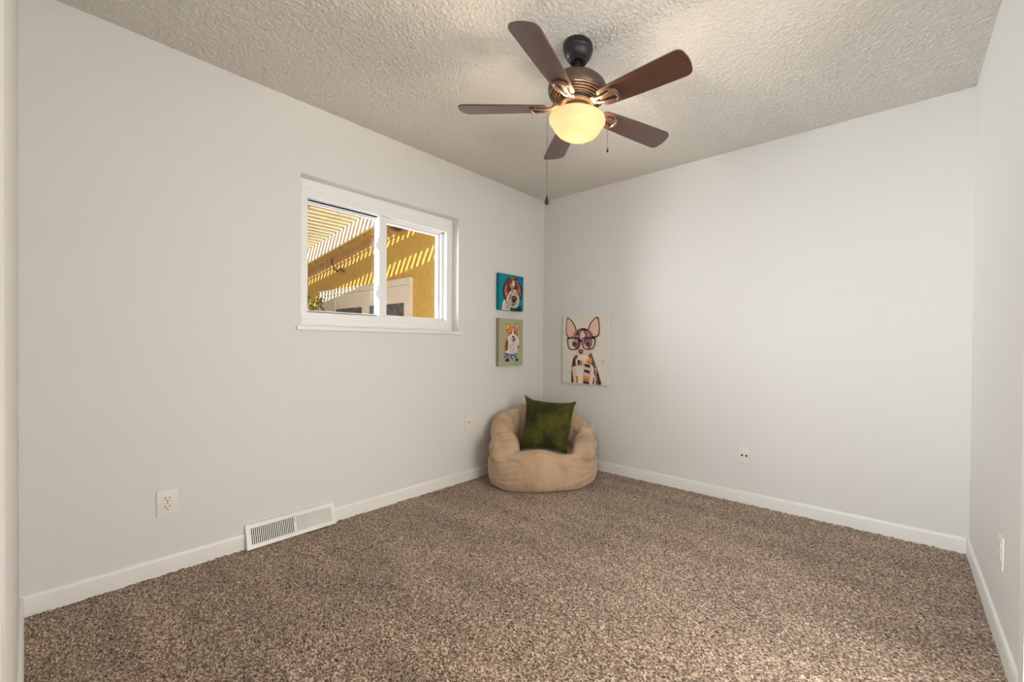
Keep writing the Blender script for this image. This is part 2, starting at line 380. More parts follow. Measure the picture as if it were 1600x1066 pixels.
# plant on a stand beside the patio door
pl = thing('potted_plant', 'leafy plant outside at the lower left corner of the window', 'plant', (-5.38, -0.03, -0.06))
bm = bmesh.new(); lathe(bm, [(0.10, 0), (0.12, 0.01), (0.16, 0.30), (0.17, 0.32), (0.15, 0.32), (0.13, 0.28)], 24); put('pot', bm, m_conc, pl, 40)
bm = bmesh.new(); tube(bm, [(0, 0, 0.27), (0.02, 0, 0.9), (0, 0.02, 1.5)], [0.025, 0.018, 0.01], 8); put('stem', bm, m_wire, pl, 60)
bm = bmesh.new()
for k in range(420):
    a = random.uniform(0, 2*PI); z = random.uniform(0.95, 1.90); r = 0.20*math.sqrt(random.random())
    p = Vector((r*math.cos(a)*1.3, r*math.sin(a), z)); d = Vector((random.uniform(-1, 1), random.uniform(-1, 1), random.uniform(-0.6, 0.8))).normalized()
    s = d.cross(Vector((0, 0, 1))).normalized()*0.028; l = 0.10
    n_ = s.cross(d).normalized()*0.006
    v = [bm.verts.new(q) for q in (p, p+d*l*0.5+s+n_, p+d*l, p+d*l*0.5-s+n_)]
    bm.faces.new((v[0], v[1], v[2])); bm.faces.new((v[0], v[2], v[3]))
put('foliage', bm, m_leaf, pl)

# ---------------------------------------------------------------- ceiling fan
m_bronze = mat('oil_rubbed_bronze', rgb(88, 72, 62), rough=0.42, metal=0.35, noise_scale=60, color2=rgb(100, 82, 70))
m_black = mat('matt_black_metal', rgb(44, 43, 45), rough=0.42, metal=0.4, noise_scale=60, color2=rgb(52, 50, 52))
def wood_material():
    mt = mat('walnut_blade', rgb(58, 36, 29), rough=0.30, spec=0.7, noise_scale=5, color2=rgb(94, 58, 45), lo=0.3, hi=0.7, detail=6, stretch=(1.2, 26, 20), coat=0.5)
    mt.node_tree.nodes['Principled BSDF'].inputs['Coat Roughness'].default_value = 0.22
    return mt
m_wood = wood_material()
m_chain = mat('antique_chain', rgb(120, 100, 80), rough=0.4, metal=0.8, noise_scale=80, color2=rgb(140, 118, 92))
FC = (1.532, -1.457)
fan = thing('ceiling_fan', 'dark bronze five-blade ceiling fan with glowing cream bowl light', 'ceiling fan', (FC[0], FC[1], H))
zz = lambda z: z-H
bm = bmesh.new(); lathe(bm, [(0.065, zz(2.442)), (0.068, zz(2.432)), (0.068, zz(2.412)), (0.065, zz(2.408)), (0.0645, zz(2.402)), (0.060, zz(2.388)), (0.051, zz(2.375)), (0.044, zz(2.369)), (0.041, zz(2.369)), (0.041, zz(2.361)), (0.037, zz(2.358)), (0.029, zz(2.358)), (0.026, zz(2.366)), (0, zz(2.372))], 48)
put('canopy', bm, m_black, fan, 35)
bm = bmesh.new(); lathe(bm, [(0.014, zz(2.372)), (0.014, zz(2.302)), (0.024, zz(2.300)), (0.026, zz(2.284))], 24); put('downrod', bm, m_black, fan, 35)
prof = [(0.030, zz(2.287)), (0.060, zz(2.286)), (0.088, zz(2.281)), (0.110, zz(2.271)), (0.125, zz(2.257)), (0.132, zz(2.244)), (0.134, zz(2.234)), (0.1335, zz(2.218)), (0.130, zz(2.209))]
for k in range(5):                              # stepped rings under the housing
    r = 0.128-0.0115*k; z = 2.206-0.0055*k
    prof += [(r, zz(z)), (r-0.002, zz(z-0.002)), (r-0.006, zz(z-0.0025)), (r-0.0065, zz(z+0.004)), (r-0.0105, zz(z+0.004))]
prof += [(0.070, zz(2.180)), (0.060, zz(2.174)), (0.0, zz(2.174))]
bm = bmesh.new(); lathe(bm, prof, 72); put('motor_housing', bm, m_bronze, fan, 35)
bm = bmesh.new(); lathe(bm, [(0.070, zz(2.176)), (0.078, zz(2.168)), (0.074, zz(2.161)), (0.060, zz(2.158)), (0.0, zz(2.158))], 48); put('flywheel', bm, m_bronze, fan, 35)
bm = bmesh.new(); lathe(bm, [(0.058, zz(2.159)), (0.062, zz(2.150)), (0.060, zz(2.134)), (0.052, zz(2.128)), (0.020, zz(2.122)), (0, zz(2.122))], 48)
put('light_fitter', bm, m_bronze, fan, 35)

# bowl of alabaster glass with its bulb
m_bowl = bpy.data.materials.new('alabaster_glass'); m_bowl.use_nodes = True
t = m_bowl.node_tree; p = t.nodes['Principled BSDF']; p.inputs['Base Color'].default_value = rgb(250, 226, 178)
p.inputs['Roughness'].default_value = 0.6
n = t.nodes.new('ShaderNodeTexNoise'); n.inputs['Scale'].default_value = 9; n.inputs['Detail'].default_value = 3
r = t.nodes.new('ShaderNodeValToRGB'); r.color_ramp.elements[0].position = 0.35; r.color_ramp.elements[0].color = rgb(255, 216, 152); r.color_ramp.elements[1].position = 0.7; r.color_ramp.elements[1].color = rgb(255, 230, 184)
co = t.nodes.new('ShaderNodeTexCoord'); t.links.new(co.outputs['Object'], n.inputs['Vector']); t.links.new(n.outputs['Fac'], r.inputs[0])
t.links.new(r.outputs[0], p.inputs['Emission Color']); p.inputs['Emission Strength'].default_value = 0.66
tl = t.nodes.new('ShaderNodeBsdfTranslucent'); tl.inputs[0].default_value = (0.036, 0.026, 0.012, 1)
mx = t.nodes.new('ShaderNodeMixShader'); mx.inputs[0].default_value = 0.55
t.links.new(p.outputs[0], mx.inputs[1]); t.links.new(tl.outputs[0], mx.inputs[2]); t.links.new(mx.outputs[0], t.nodes['Material Output'].inputs[0])
bm = bmesh.new()
lathe(bm, [(0.108, zz(2.111)), (0.118, zz(2.110)), (0.126, zz(2.105)), (0.1285, zz(2.097)), (0.1275, zz(2.089)), (0.121, zz(2.079)), (0.113, zz(2.071)), (0.110, zz(2.064)), (0.104, zz(2.052)), (0.091, zz(2.037)), (0.068, zz(2.023)), (0.036, zz(2.014)), (0.0, zz(2.011))], 64, cap=False)
put('lamp_shade', bm, m_bowl, fan, 60)
pd = bpy.data.lights.new('fan_bulb', 'POINT'); po = bpy.data.objects.new('fan_bulb', pd); COL.objects.link(po)
po.location = (FC[0], FC[1], 2.092); pd.energy = 11; pd.color = (1.0, 0.84, 0.64); pd.shadow_soft_size = 0.02
pd2 = pd.copy(); po2 = bpy.data.objects.new('fan_bulb', pd2); COL.objects.link(po2); po2.location = (FC[0], FC[1], 2.036); pd2.energy = 1.4; pd2.color = (1, 0.92, 0.78); pd2.shadow_soft_size = 0.012

A0 = math.radians(-1.0); PITCH = math.radians(13); ZB = 2.152
def blade_outline():
    pts = []
    # half outline from root to tip (r, half width)
    prof = [(0.128, 0.030), (0.136, 0.040), (0.150, 0.046), (0.20, 0.050), (0.30, 0.0555), (0.42, 0.060), (0.505, 0.0625)]
    tip = [(0.505+0.032*math.sin(a), 0.0625-0.030*(1-math.cos(a))) for a in [PI/2*k/6 for k in range(1, 7)]]
    up_ = prof+tip+[(0.541, 0.018), (0.542, 0.0)]
    return up_+[(a, -b) for a, b in up_[-2::-1]]
out = blade_outline()
bm = bmesh.new(); prism(bm, out, 'z', -0.003, 0.003)
blade_proto = None
def rot_blade(bm):
    bmesh.ops.rotate(bm, verts=bm.verts[:], cent=(0, 0, 0), matrix=Matrix.Rotation(-PITCH, 3, 'X'))
rot_blade(bm)
def bracket():
    bm = bmesh.new()
    # arm from the flywheel to the blade, hung under it
    for s in (-1, 1):
        tube(bm, [(0.085, 0.012*s, 0.012), (0.115, 0.013*s, -0.002), (0.15, 0.015*s, -0.008), (0.19, 0.022*s, -0.0075), (0.205, 0.026*s, -0.0065)], [0.006, 0.007, 0.0065, 0.005, 0.004], 8)
    arc = [(0.192+0.024*math.cos(a), 0.034*math.sin(a), -0.0075) for a in [PI*(-0.55+1.1*k/12) for k in range(13)]]
    tube(bm, arc, [0.003+0.0045*math.sin(PI*k/12) for k in range(13)], 8)
    box(bm, 0.080, 0.112, -0.020, 0.020, 0.004, 0.014, bev=0.003)
    rot_blade(bm)
    return bm
me_bl = None
for k in range(5):
    if k == 0:
        b0 = put('blade', bm, m_wood, fan, 40); br0 = put('blade_bracket', bracket(), m_bronze, b0, 40)
        b, br = b0, br0
    else:
        b = b0.copy(); COL.objects.link(b); b.parent = fan
        br = br0.copy(); COL.objects.link(br); br.parent = b
    b.location = (0, 0, zz(ZB)); b.rotation_euler = (0, 0, A0+2*PI*k/5)
def chain(px, py, ztop, zbot, rr, pend):
    bm = bmesh.new(); d = Vector((px, py, 0)).normalized()
    pts = [d*0.058+Vector((0, 0, zz(2.14))), d*0.10+Vector((0, 0, zz(2.136))), Vector((px, py, zz(2.118))), Vector((px, py, zz(2.09)))]
    tube(bm, pts, rr, 6)
    z = 2.09
    while z > zbot:
        lathe(bm, [(0, 0.0022), (rr*1.25, 0.0008), (rr*1.25, -0.0008), (0, -0.0022)], 6, (px, py, zz(z)), cap=False); z -= 0.0048
    tube(bm, [(px, py, zz(2.09)), (px, py, zz(zbot))], rr*0.6, 6)
    o = put('pull_chain', bm, m_chain, fan, 40)
    bm = bmesh.new()
    lathe(bm, [(0, 0.004*pend), (0.0016*pend, 0.003*pend), (0.002*pend, -0.001*pend), (0.005*pend, -0.010*pend), (0.0072*pend, -0.018*pend), (0.0068*pend, -0.023*pend), (0.004*pend, -0.0265*pend), (0, -0.027*pend)], 20, (px, py, zz(zbot)))
    q = put('pendant', bm, m_black, o, 50); return o
chain(-0.108, -0.083, 2.1, 1.752, 0.0014, 1.45)
chain(0.110, 0.084, 2.1, 1.975, 0.0011, 0.75)

# ---------------------------------------------------------------- electrical plates
m_plate = mat('white_plastic', rgb(236, 232, 224), rough=0.35, noise_scale=4, color2=rgb(233, 229, 221))
m_slot = mat('dark_slot', rgb(30, 26, 22), rough=0.7, noise_scale=50, color2=rgb(38, 34, 30))
m_screw = mat('screw_metal', rgb(190, 186, 178), rough=0.35, metal=0.7, noise_scale=60, color2=rgb(170, 166, 160))
def plate_base(w_=0.072, h_=0.118):
    bm = bmesh.new(); box(bm, -w_/2, w_/2, -0.0065, 0.0, -h_/2, h_/2, bev=0.0025, seg=3); return bm
def outlet(name, label, loc, rz, w_=0.072, h_=0.118, group=None):
    """duplex outlet, faces local -y"""
    t_ = thing(name, label, 'outlet', loc, rz, group)
    put('cover_plate', plate_base(w_, h_), m_plate, t_, 35)
    for s in (-1, 1):
        bm = bmesh.new(); c = 0.0195*s
        pts = [(0.0165*math.cos(a), max(-0.0135, min(0.0135, 0.0175*math.sin(a)))+c) for a in [2*PI*k/32 for k in range(32)]]
        prism(bm, pts, 'y', -0.0085, -0.006); rec = put('receptacle', bm, m_plate, t_, 35)
        bm = bmesh.new()
        box(bm, -0.0085, -0.0055, -0.0088, -0.0084, c+0.0005, c+0.0095); box(bm, 0.0055, 0.0085, -0.0088, -0.0084, c+0.0015, c+0.0090)
        prism(bm, [(0.003*math.cos(a), 0.003*math.sin(a)+c-0.0075) for a in [2*PI*k/14 for k in range(14)]], 'y', -0.0088, -0.0084)
        put('slot', bm, m_slot, rec)
    bm = bmesh.new(); prism(bm, [(0.003*math.cos(a), 0.003*math.sin(a)) for a in [2*PI*k/14 for k in range(14)]], 'y', -0.0075, -0.006); put('screw', bm, m_screw, t_)
    return t_
outlet('wall_outlet', 'white duplex outlet on left wall, left of the floor vent', (0.0, -2.570, 0.325), PI/2)
outlet('wall_outlet', 'white duplex outlet low on the right wall near the corner', (W, -0.860, 0.347), -PI/2)
outlet('wall_outlet', 'outlet plate on back wall mostly hidden behind the beanbag right shoulder', (0.567, 0.0, 0.325), 0)
t_ = thing('cable_plate', 'small white wall plate with one dark centre jack on left wall beside the beanbag', 'wall plate', (0, -0.863, 0.458), PI/2)
put('cover_plate', plate_base(0.066, 0.122), m_plate, t_, 35)
bm = bmesh.new(); lathe(bm, [(0.0075, 0), (0.0075, 0.003), (0.005, 0.0035), (0.005, 0.008), (0, 0.008)], 20); bmesh.ops.rotate(bm, verts=bm.verts[:], cent=(0, 0, 0), matrix=Matrix.Rotation(PI/2, 3, 'X')); bmesh.ops.translate(bm, verts=bm.verts[:], vec=(0, -0.006, 0))
put('jack', bm, m_screw, t_, 35)
t_ = thing('jack_plate', 'white wall plate with two black round jacks on the back wall', 'wall plate', (1.875, 0, 0.327), 0)
put('cover_plate', plate_base(0.078, 0.118), m_plate, t_, 35)
for s in (-1, 1):
    bm = bmesh.new(); lathe(bm, [(0.0068, 0), (0.0068, 0.003), (0.0058, 0.0042), (0, 0.0042)], 20)
    bmesh.ops.rotate(bm, verts=bm.verts[:], cent=(0, 0, 0), matrix=Matrix.Rotation(PI/2, 3, 'X')); bmesh.ops.translate(bm, verts=bm.verts[:], vec=(0.0145*s, -0.0055, 0))
    put('jack', bm, m_slot, t_, 35)

# ---------------------------------------------------------------- floor register
m_reg = mat('white_enamel', rgb(238, 235, 229), rough=0.35, noise_scale=6, color2=rgb(232, 228, 221))
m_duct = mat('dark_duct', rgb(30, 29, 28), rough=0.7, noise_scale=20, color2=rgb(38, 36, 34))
vl = VY1-VY0
vent = thing('floor_register', 'white sloped metal heat register at the base of the left wall', 'air vent', (0.0, VY0, 0.0))
TOPX, TOPZ, BOTX = 0.010, 0.122, 0.052
def on_slope(s, d=0.0):
    """point on the sloping face: s=0 bottom, 1 top; d outwards"""
    n_ = Vector((TOPZ-0.004, 0, BOTX-TOPX)).normalized()
    return Vector((BOTX+(TOPX-BOTX)*s, 0, 0.004+(TOPZ-0.004)*s))+n_*d
def slope_box(bm, y0, y1, s0, s1, d0, d1, skew=0.0):
    c = []
    for y, k in ((y0, 0), (y1, 0)):
        for s, d in ((s0, d0), (s1, d0), (s1, d1), (s0, d1)):
            q = on_slope(s, d); c.append(bm.verts.new((q.x, y+(skew if d == d0 else 0.0), q.z)))
    for f in ((0, 1, 2, 3), (4, 7, 6, 5), (0, 4, 5, 1), (1, 5, 6, 2), (2, 6, 7, 3), (3, 7, 4, 0)): bm.faces.new([c[i] for i in f])
bm = bmesh.new()
slope_box(bm, 0.001, vl-0.001, 0.0, 0.17, -0.004, 0.0); slope_box(bm, 0.001, vl-0.001, 0.82, 1.0, -0.004, 0.0)
slope_box(bm, 0.001, 0.019, 0.17, 0.82, -0.004, 0.0); slope_box(bm, vl-0.019, vl-0.001, 0.17, 0.82, -0.004, 0.0)
box(bm, 0.0, TOPX+0.002, 0.001, vl-0.001, TOPZ-0.003, TOPZ+0.002)
for y in (0.001, vl-0.003): prism(bm, [(0.0, 0.0), (BOTX, 0.002), (TOPX, TOPZ), (0.0, TOPZ)], 'y', y, y+0.002)
put('register_frame', bm, m_reg, vent)
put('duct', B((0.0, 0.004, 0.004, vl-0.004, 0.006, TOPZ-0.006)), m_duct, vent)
ym = vl*0.515
for a, b, sk in ((0.021, ym-0.006, 0.0025), (ym+0.006, vl-0.021, -0.0042)):
    bm = bmesh.new(); n_ = 23
    for k in range(n_+1):
        y = a+(b-a)*k/n_; slope_box(bm, y-0.0022, y+0.0022, 0.165, 0.825, -0.010, -0.001, sk)
    put('louvre', bm, m_reg, vent)
bm = bmesh.new(); slope_box(bm, ym-0.006, ym+0.006, 0.165, 0.825, -0.006, 0.0); put('centre_bar', bm, m_reg, vent)
bm = bmesh.new(); slope_box(bm, ym-0.002, ym+0.002, 0.60, 0.86, 0.0, 0.012); slope_box(bm, ym-0.005, ym+0.005, 0.72, 0.80, 0.010, 0.016); put('damper_lever', bm, m_reg, vent)

# ---------------------------------------------------------------- beanbag chair
def fabric(name, c1, c2, sheen, ns, rough=0.9, lo=0.3, hi=0.7, bs=350, bstr=0.15, bd=0.002):
    return mat(name, c1, rough=rough, spec=0.15, noise_scale=ns, color2=c2, lo=lo, hi=hi, bump=bstr, bump_scale=bs, bump_dist=bd, sheen=sheen, detail=4)
m_suede = fabric('beige_suede', rgb(182, 152, 122), rgb(206, 178, 148), 0.35, 7, bs=26, bstr=0.5, bd=0.012)
bean = thing('beanbag_chair', 'beige suede beanbag armchair sagging in the corner under the dog pictures', 'beanbag chair', (0.452, -0.484, 0.0), math.atan2(0.67, 0.743))
def ns(p, s, seed=0): return noise.noise(Vector((p[0]*s+seed, p[1]*s+seed*1.7, p[2]*s-seed)))
def crease(v, c, wd): return math.exp(-((v-c)/wd)**2)
def sgnpow(a, e): return math.copysign(abs(a)**e, a)
def build_base():
    bm = bmesh.new(); nth, nt_ = 160, 64; rings = []
    for j in range(nt_+1):
        u = j/nt_
        # profile: floor edge -> bulge -> top edge -> seat centre
        if u < 0.62:
            a = -PI/2*0.86+(PI*0.86/2+PI/2*0.92)*(u/0.62); rr = max(math.cos(a), 0.0)**0.62; z = 0.135+0.135*sgnpow(math.sin(a), 0.85)
            sc = 0.74+0.26*rr
            if a < 0: sc = 0.80+0.20*rr
        else:
            k = (u-0.62)/0.38; sc0 = 0.74+0.26*math.cos(PI/2*0.92)**0.62; sc = sc0*(1-k); z = 0.2695-0.036*(1-(1-k)**3)+0.010*math.exp(-(k/0.15)**2)
        ring = []
        for i in range(nth):
            th = 2*PI*i/nth; c, s = math.cos(th), math.sin(th)
            x = 0.432*sgnpow(c, 0.80); y = 0.345*sgnpow(s, 0.80)
            p = Vector((x*sc, y*sc, z))
            front = max(0, -s)
            if u >= 0.30 and z > 0.13:                     # front lip sags in the middle and swells at both arms
                p.z += -0.020*front*crease(p.x, 0.17, 0.10)*(z/0.27) + 0.028*front*crease(p.x, -0.04, 0.13)*(z/0.27)
            nrm = Vector((c, s, 0.2 if z > 0.1 else -0.2)).normalized()
            d = 0.010*ns(p, 5, 1)+0.005*ns(p, 12, 4)
            # horizontal compression folds at the left and the right front
            for (cx_, cz_, wz, am, tilt) in ((-0.30, 0.155, 0.009, 0.011, 0.25), (-0.27, 0.120, 0.008, 0.010, 0.15), (-0.24, 0.088, 0.008, 0.009, 0.05), (-0.25, 0.185, 0.007, 0.007, 0.1),
                                             (0.33, 0.215, 0.010, 0.013, -0.15), (0.34, 0.150, 0.009, 0.008, -0.2), (0.30, 0.100, 0.010, 0.008, 0.2), (0.34, 0.060, 0.010, 0.008, 0.35), (-0.33, 0.05, 0.01, 0.006, -.3)):
                d -= am*crease(p.z, cz_+tilt*(p.x-cx_)+0.01*ns(p, 9, 2), wz)*crease(p.x, cx_, 0.10)*max(0, -s)**0.3 if s < 0 else 0
            if z > 0.15: d -= 0.028*crease(p.z, 0.225, 0.016)*min(1.0, max(0.0, (abs(p.x)-0.16)/0.08))*(1 if p.y < 0.05 else 0)
            p += nrm*d
            p.z = max(p.z, -0.002+0.0)
            ring.append(p)
        rings.append(ring)
    V = [[bm.verts.new(p) for p in r] for r in rings[:-1]]; tip = bm.verts.new((0, 0, 0.2335))
    for a, b in zip(V, V[1:]):
        for i in range(nth): bm.faces.new((a[i], a[(i+1) % nth], b[(i+1) % nth], b[i]))
    for i in range(nth): bm.faces.new((V[-1][i], V[-1][(i+1) % nth], tip))
    bm.faces.new(V[0][::-1])
    return bm
put('seat', build_base(), m_suede, bean, 180)
def catmull(P, n):
    out = []
    for i in range(len(P)-1):
        p0, p1, p2, p3 = P[max(i-1, 0)], P[i], P[i+1], P[min(i+2, len(P)-1)]
        for k in range(n):
            t_ = k/n; out.append(tuple(0.5*((2*b)+(-a+c)*t_+(2*a-5*b+4*c-d)*t_*t_+(-a+3*b-3*c+d)*t_**3) for a, b, c, d in zip(p0, p1, p2, p3)))
    out.append(P[-1]); return out
def horseshoe(pts, seed, cap_round=True, nseg=64, folds=()):
    """sweep of superelliptic sections: (x, y, zc, half width, half height)"""
    bm = bmesh.new(); path = catmull(pts, 16 if len(pts) > 5 else 22); n = len(path); rings = []
    for i, (x, y, zc_, hw, hh) in enumerate(path):
        a = path[max(i-1, 0)]; b = path[min(i+1, n-1)]
        tx, ty = b[0]-a[0], b[1]-a[1]; l = math.hypot(tx, ty); nx_, ny_ = -ty/l, tx/l
        e = min(i, n-1-i); q = 1.0
        if cap_round and e < 9: q = (1-((9-e)/9.0)**2.8)**0.5 if e else 0.30
        ring = []
        for k in range(nseg):
            th = 2*PI*k/nseg; cu, sv = sgnpow(math.cos(th), 0.85), sgnpow(math.sin(th), 0.85)
            p = Vector((x+nx_*hw*q*cu, y+ny_*hw*q*cu, zc_+hh*q*sv))
            nr = Vector((nx_*cu, ny_*cu, sv)).normalized()
            d = 0.022*ns(p, 4.5, seed)+0.012*ns(p, 10, seed+3)
            ridge = 1-abs(ns(p, 7.5, seed+5))*3.2                                   # sharp folded creases
            d -= 0.014*max(0, ridge)**2
            for (fu, fa, am) in folds:                       # gathered folds slanting over the crown
                f_ = i/(n-1)-fu-0.05*math.sin(th*1.0+fa*6)+0.03*ns(p, 6, seed+7)
                w_f = max(0.0, math.sin(th)*0.75+0.25+0.5*ns(p, 5, seed+9))
                d += am*w_f*(0.45*math.exp(-((f_-0.030)/0.022)**2)-math.exp(-(f_/0.011)**2))
            ring.append(p+nr*d)
        rings.append([bm.verts.new(p) for p in ring])
    for a, b in zip(rings, rings[1:]):
        for k in range(nseg): bm.faces.new((a[k], a[(k+1) % nseg], b[(k+1) % nseg], b[k]))
    bm.faces.new(rings[0][::-1]); bm.faces.new(rings[-1])
    return bm
back = [(-0.335, -0.05, 0.31, 0.085, 0.11), (-0.338, 0.05, 0.345, 0.095, 0.150), (-0.285, 0.16, 0.370, 0.105, 0.172), (-0.16, 0.245, 0.372, 0.108, 0.185), (0.0, 0.27, 0.368, 0.108, 0.185),
        (0.15, 0.245, 0.352, 0.108, 0.175), (0.265, 0.16, 0.333, 0.102, 0.152), (0.325, 0.05, 0.310, 0.09, 0.125), (0.325, -0.05, 0.290, 0.08, 0.100)]
put('backrest', horseshoe(back, 11, folds=[(0.16, 0.5, 0.022), (0.27, 0.9, 0.030), (0.36, 0.65, 0.026), (0.70, 0.75, 0.028), (0.79, 0.45, 0.026), (0.87, 0.9, 0.022)]), m_suede, bean, 180)
put('armrest', horseshoe([(-0.275, -0.262, 0.282, 0.104, 0.082), (-0.295, -0.15, 0.29, 0.118, 0.096), (-0.315, -0.02, 0.30, 0.108, 0.100), (-0.325, 0.08, 0.29, 0.09, 0.085)], 23, folds=[(0.30, 0.25, 0.022), (0.52, 0.6, 0.024)]), m_suede, bean, 180)
put('armrest', horseshoe([(0.305, -0.235, 0.275, 0.088, 0.078), (0.32, -0.13, 0.282, 0.098, 0.094), (0.325, -0.02, 0.288, 0.092, 0.096), (0.325, 0.08, 0.28, 0.08, 0.08)], 31, folds=[(0.28, 0.4, 0.024), (0.5, 0.7, 0.024)]), m_suede, bean, 180)
# seam welt between seat and arms
for s in (-1, 1):
    bm = bmesh.new(); tube(bm, [(0.418*s, 0.02, 0.222), (0.412*s, -0.10, 0.218), (0.385*s, -0.20, 0.214), (0.33*s, -0.262, 0.212)], 0.004, 8)
    put('seam_piping', bm, m_suede, bean, 60)

# ---------------------------------------------------------------- green velvet pillow
m_velvet = fabric('green_velvet', rgb(32, 34, 5), rgb(84, 85, 22), 0.12, 6, rough=0.55, lo=0.35, hi=0.68, bs=500)
def build_pillow(S=0.200, TH=0.078, n=56):
    bm = bmesh.new(); grid = {}
    for side in (1, -1):
        for i in range(n+1):
            for j in range(n+1):
                u, v = -1+2*i/n, -1+2*j/n
                edge = (i in (0, n)) or (j in (0, n))
                if edge and side == -1: grid[(i, j, -1)] = grid[(i, j, 1)]; continue
                px_ = u*S*(1-0.085*(1-v*v)-0.0); pz = v*S*(1-0.085*(1-u*u))
                h = TH*((1-u**2)*(1-v**2))**0.42
                p = Vector((px_, 0, pz))
                f = 0.010*noise.noise(Vector((px_*9, pz*9, side*3.0)))+0.004*noise.noise(Vector((px_*24, pz*24, side*5.0)))
                f -= 0.010*max(0, 1-abs(noise.noise(Vector((px_*6+3, pz*6-2, side))))*4)**2
                y = -side*(h+f*min(1, h/TH*1.6))
                if side == 1:                                 # pinch folds running in from the top left corner
                    dd = (u+1)+(1-v); y += 0.020*math.exp(-((u+1-0.9*(1-v))/0.10)**2)*math.exp(-((dd-0.45)/0.35)**2)
                # ears at the corners
                ear = max(0, (abs(u)+abs(v)-1.72))/0.28
                k = 1+0.06*ear*ear
                x_, z_ = px_*k, pz*k
                if u < -0.6 and v > 0.6: z_ += 0.014*ear; x_ -= 0.004*ear
                if u > 0 and v < 0: x_ -= 0.035*u*(-v)          # tucks in at the lower right
                grid[(i, j, side)] = bm.verts.new((x_, y, z_))
        for i in range(n):
            for j in range(n):
                q = [grid[(a, b, side)] for a, b in ((i, j), (i+1, j), (i+1, j+1), (i, j+1))]
                bm.faces.new(q if side == 1 else q[::-1])
    return bm
pil = put('throw_pillow', build_pillow(), m_velvet, None, 180)
tag(pil, 'dark green velvet square throw pillow leaning on the beanbag chair', 'pillow')
bx = Matrix.Rotation(bean.rotation_euler.z, 4, 'Z')
pc_ = Vector((0.452, -0.484, 0.0))+(bx @ Vector((0.034, -0.030, 0.438)))
pil.matrix_world = Matrix.Translation(pc_) @ Matrix.Rotation(bean.rotation_euler.z+math.radians(-6), 4, 'Z') @ Matrix.Rotation(math.radians(-17), 4, 'X') @ Matrix.Rotation(math.radians(4.5), 4, 'Y')

# ---------------------------------------------------------------- canvases
PAL = {}
def pm(r_, g_, b_, v=10):
    k = (r_, g_, b_)
    if k not in PAL:
        c2 = tuple(min(255, int(c*1.04)+2) for c in k)
        PAL[k] = mat('paint_%s' % '_'.join(map(str, k)), rgb(*k), rough=0.6, spec=0.3, noise_scale=60, color2=rgb(*c2), lo=0.35, hi=0.65, detail=3)
    return PAL[k]
def closed_smooth(P, n=5):
    out = []; N_ = len(P)
    for i in range(N_):
        p0, p1, p2, p3 = P[i-1], P[i], P[(i+1) % N_], P[(i+2) % N_]
        for k in range(n):
            t_ = k/n; out.append(tuple(0.5*((2*b)+(-a+c)*t_+(2*a-5*b+4*c-d)*t_*t_+(-a+3*b-3*c+d)*t_**3) for a, b, c, d in zip(p0, p1, p2, p3)))
    return out
def ell(cx_, cy_, rx, ry, n=20): return [(cx_+rx*math.cos(2*PI*k/n), cy_+ry*math.sin(2*PI*k/n)) for k in range(n)]
def canvas(name, label, w_, h_, th, bgc, sidec, shapes, quad, loc, rz):
    """stretched canvas facing local -y, lower left corner at the origin.
    shapes: (colour, points, smooth) drawn on a sheet whose picture corners are quad (tl, tr, br, bl)"""
    t_ = thing(name, label, 'painting', loc, rz)
    tl_, tr_, br_, bl_ = quad
    def uv(p):
        u = (p[0]-(tl_[0]+bl_[0])/2)/((tr_[0]+br_[0])/2-(tl_[0]+bl_[0])/2)
        top = tl_[1]+(tr_[1]-tl_[1])*u; bot = bl_[1]+(br_[1]-bl_[1])*u
        return min(0.995, max(0.005, u)), min(0.995, max(0.005, 1-(p[1]-top)/(bot-top)))
    mats = [bgc]; bm = bmesh.new(); yl = -th
    for col, pts, sm in shapes:
        if col not in mats: mats.append(col)
        P = [uv(p) for p in (closed_smooth(pts) if sm else pts)]
        yl -= 0.00006
        vs = [bm.verts.new((u*w_, yl, v*h_)) for u, v in P]
        try: f = bm.faces.new(vs)
        except ValueError: continue
        f.material_index = mats.index(col)
        f.normal_update()
        if f.normal.y > 0: f.normal_flip()
    res = bmesh.ops.triangulate(bm, faces=bm.faces[:])
    me = bpy.data.meshes.new('painted_face')
    v4 = [bm.verts.new(c) for c in ((0, -th, 0), (w_, -th, 0), (w_, -th, h_), (0, -th, h_))]; bm.faces.new(v4)
    bm.to_mesh(me); bm.free()
    for k in mats: me.materials.append(k)
    o = bpy.data.objects.new('painted_face', me); COL.objects.link(o); o.parent = t_
    b2 = bmesh.new(); box(b2, 0, w_, -th+0.0003, 0.0, 0, h_, bev=0.0015); put('stretched_canvas', b2, sidec, t_, 40)
    return t_
def stroke(p, q, w0, w1=None):
    w1 = w0 if w1 is None else w1; d = Vector((q[0]-p[0], q[1]-p[1])); n_ = Vector((-d.y, d.x)).normalized()
    return [(p[0]+n_.x*w0, p[1]+n_.y*w0), (q[0]+n_.x*w1, q[1]+n_.y*w1), (q[0]-n_.x*w1, q[1]-n_.y*w1), (p[0]-n_.x*w0, p[1]-n_.y*w0)]
def inside(P, x, y):
    c = False; n_ = len(P)
    for i in range(n_):
        (x1, y1), (x2, y2) = P[i], P[i-1]
        if (y1 > y) != (y2 > y) and x < (x2-x1)*(y-y1)/(y2-y1)+x1: c = not c
    return c
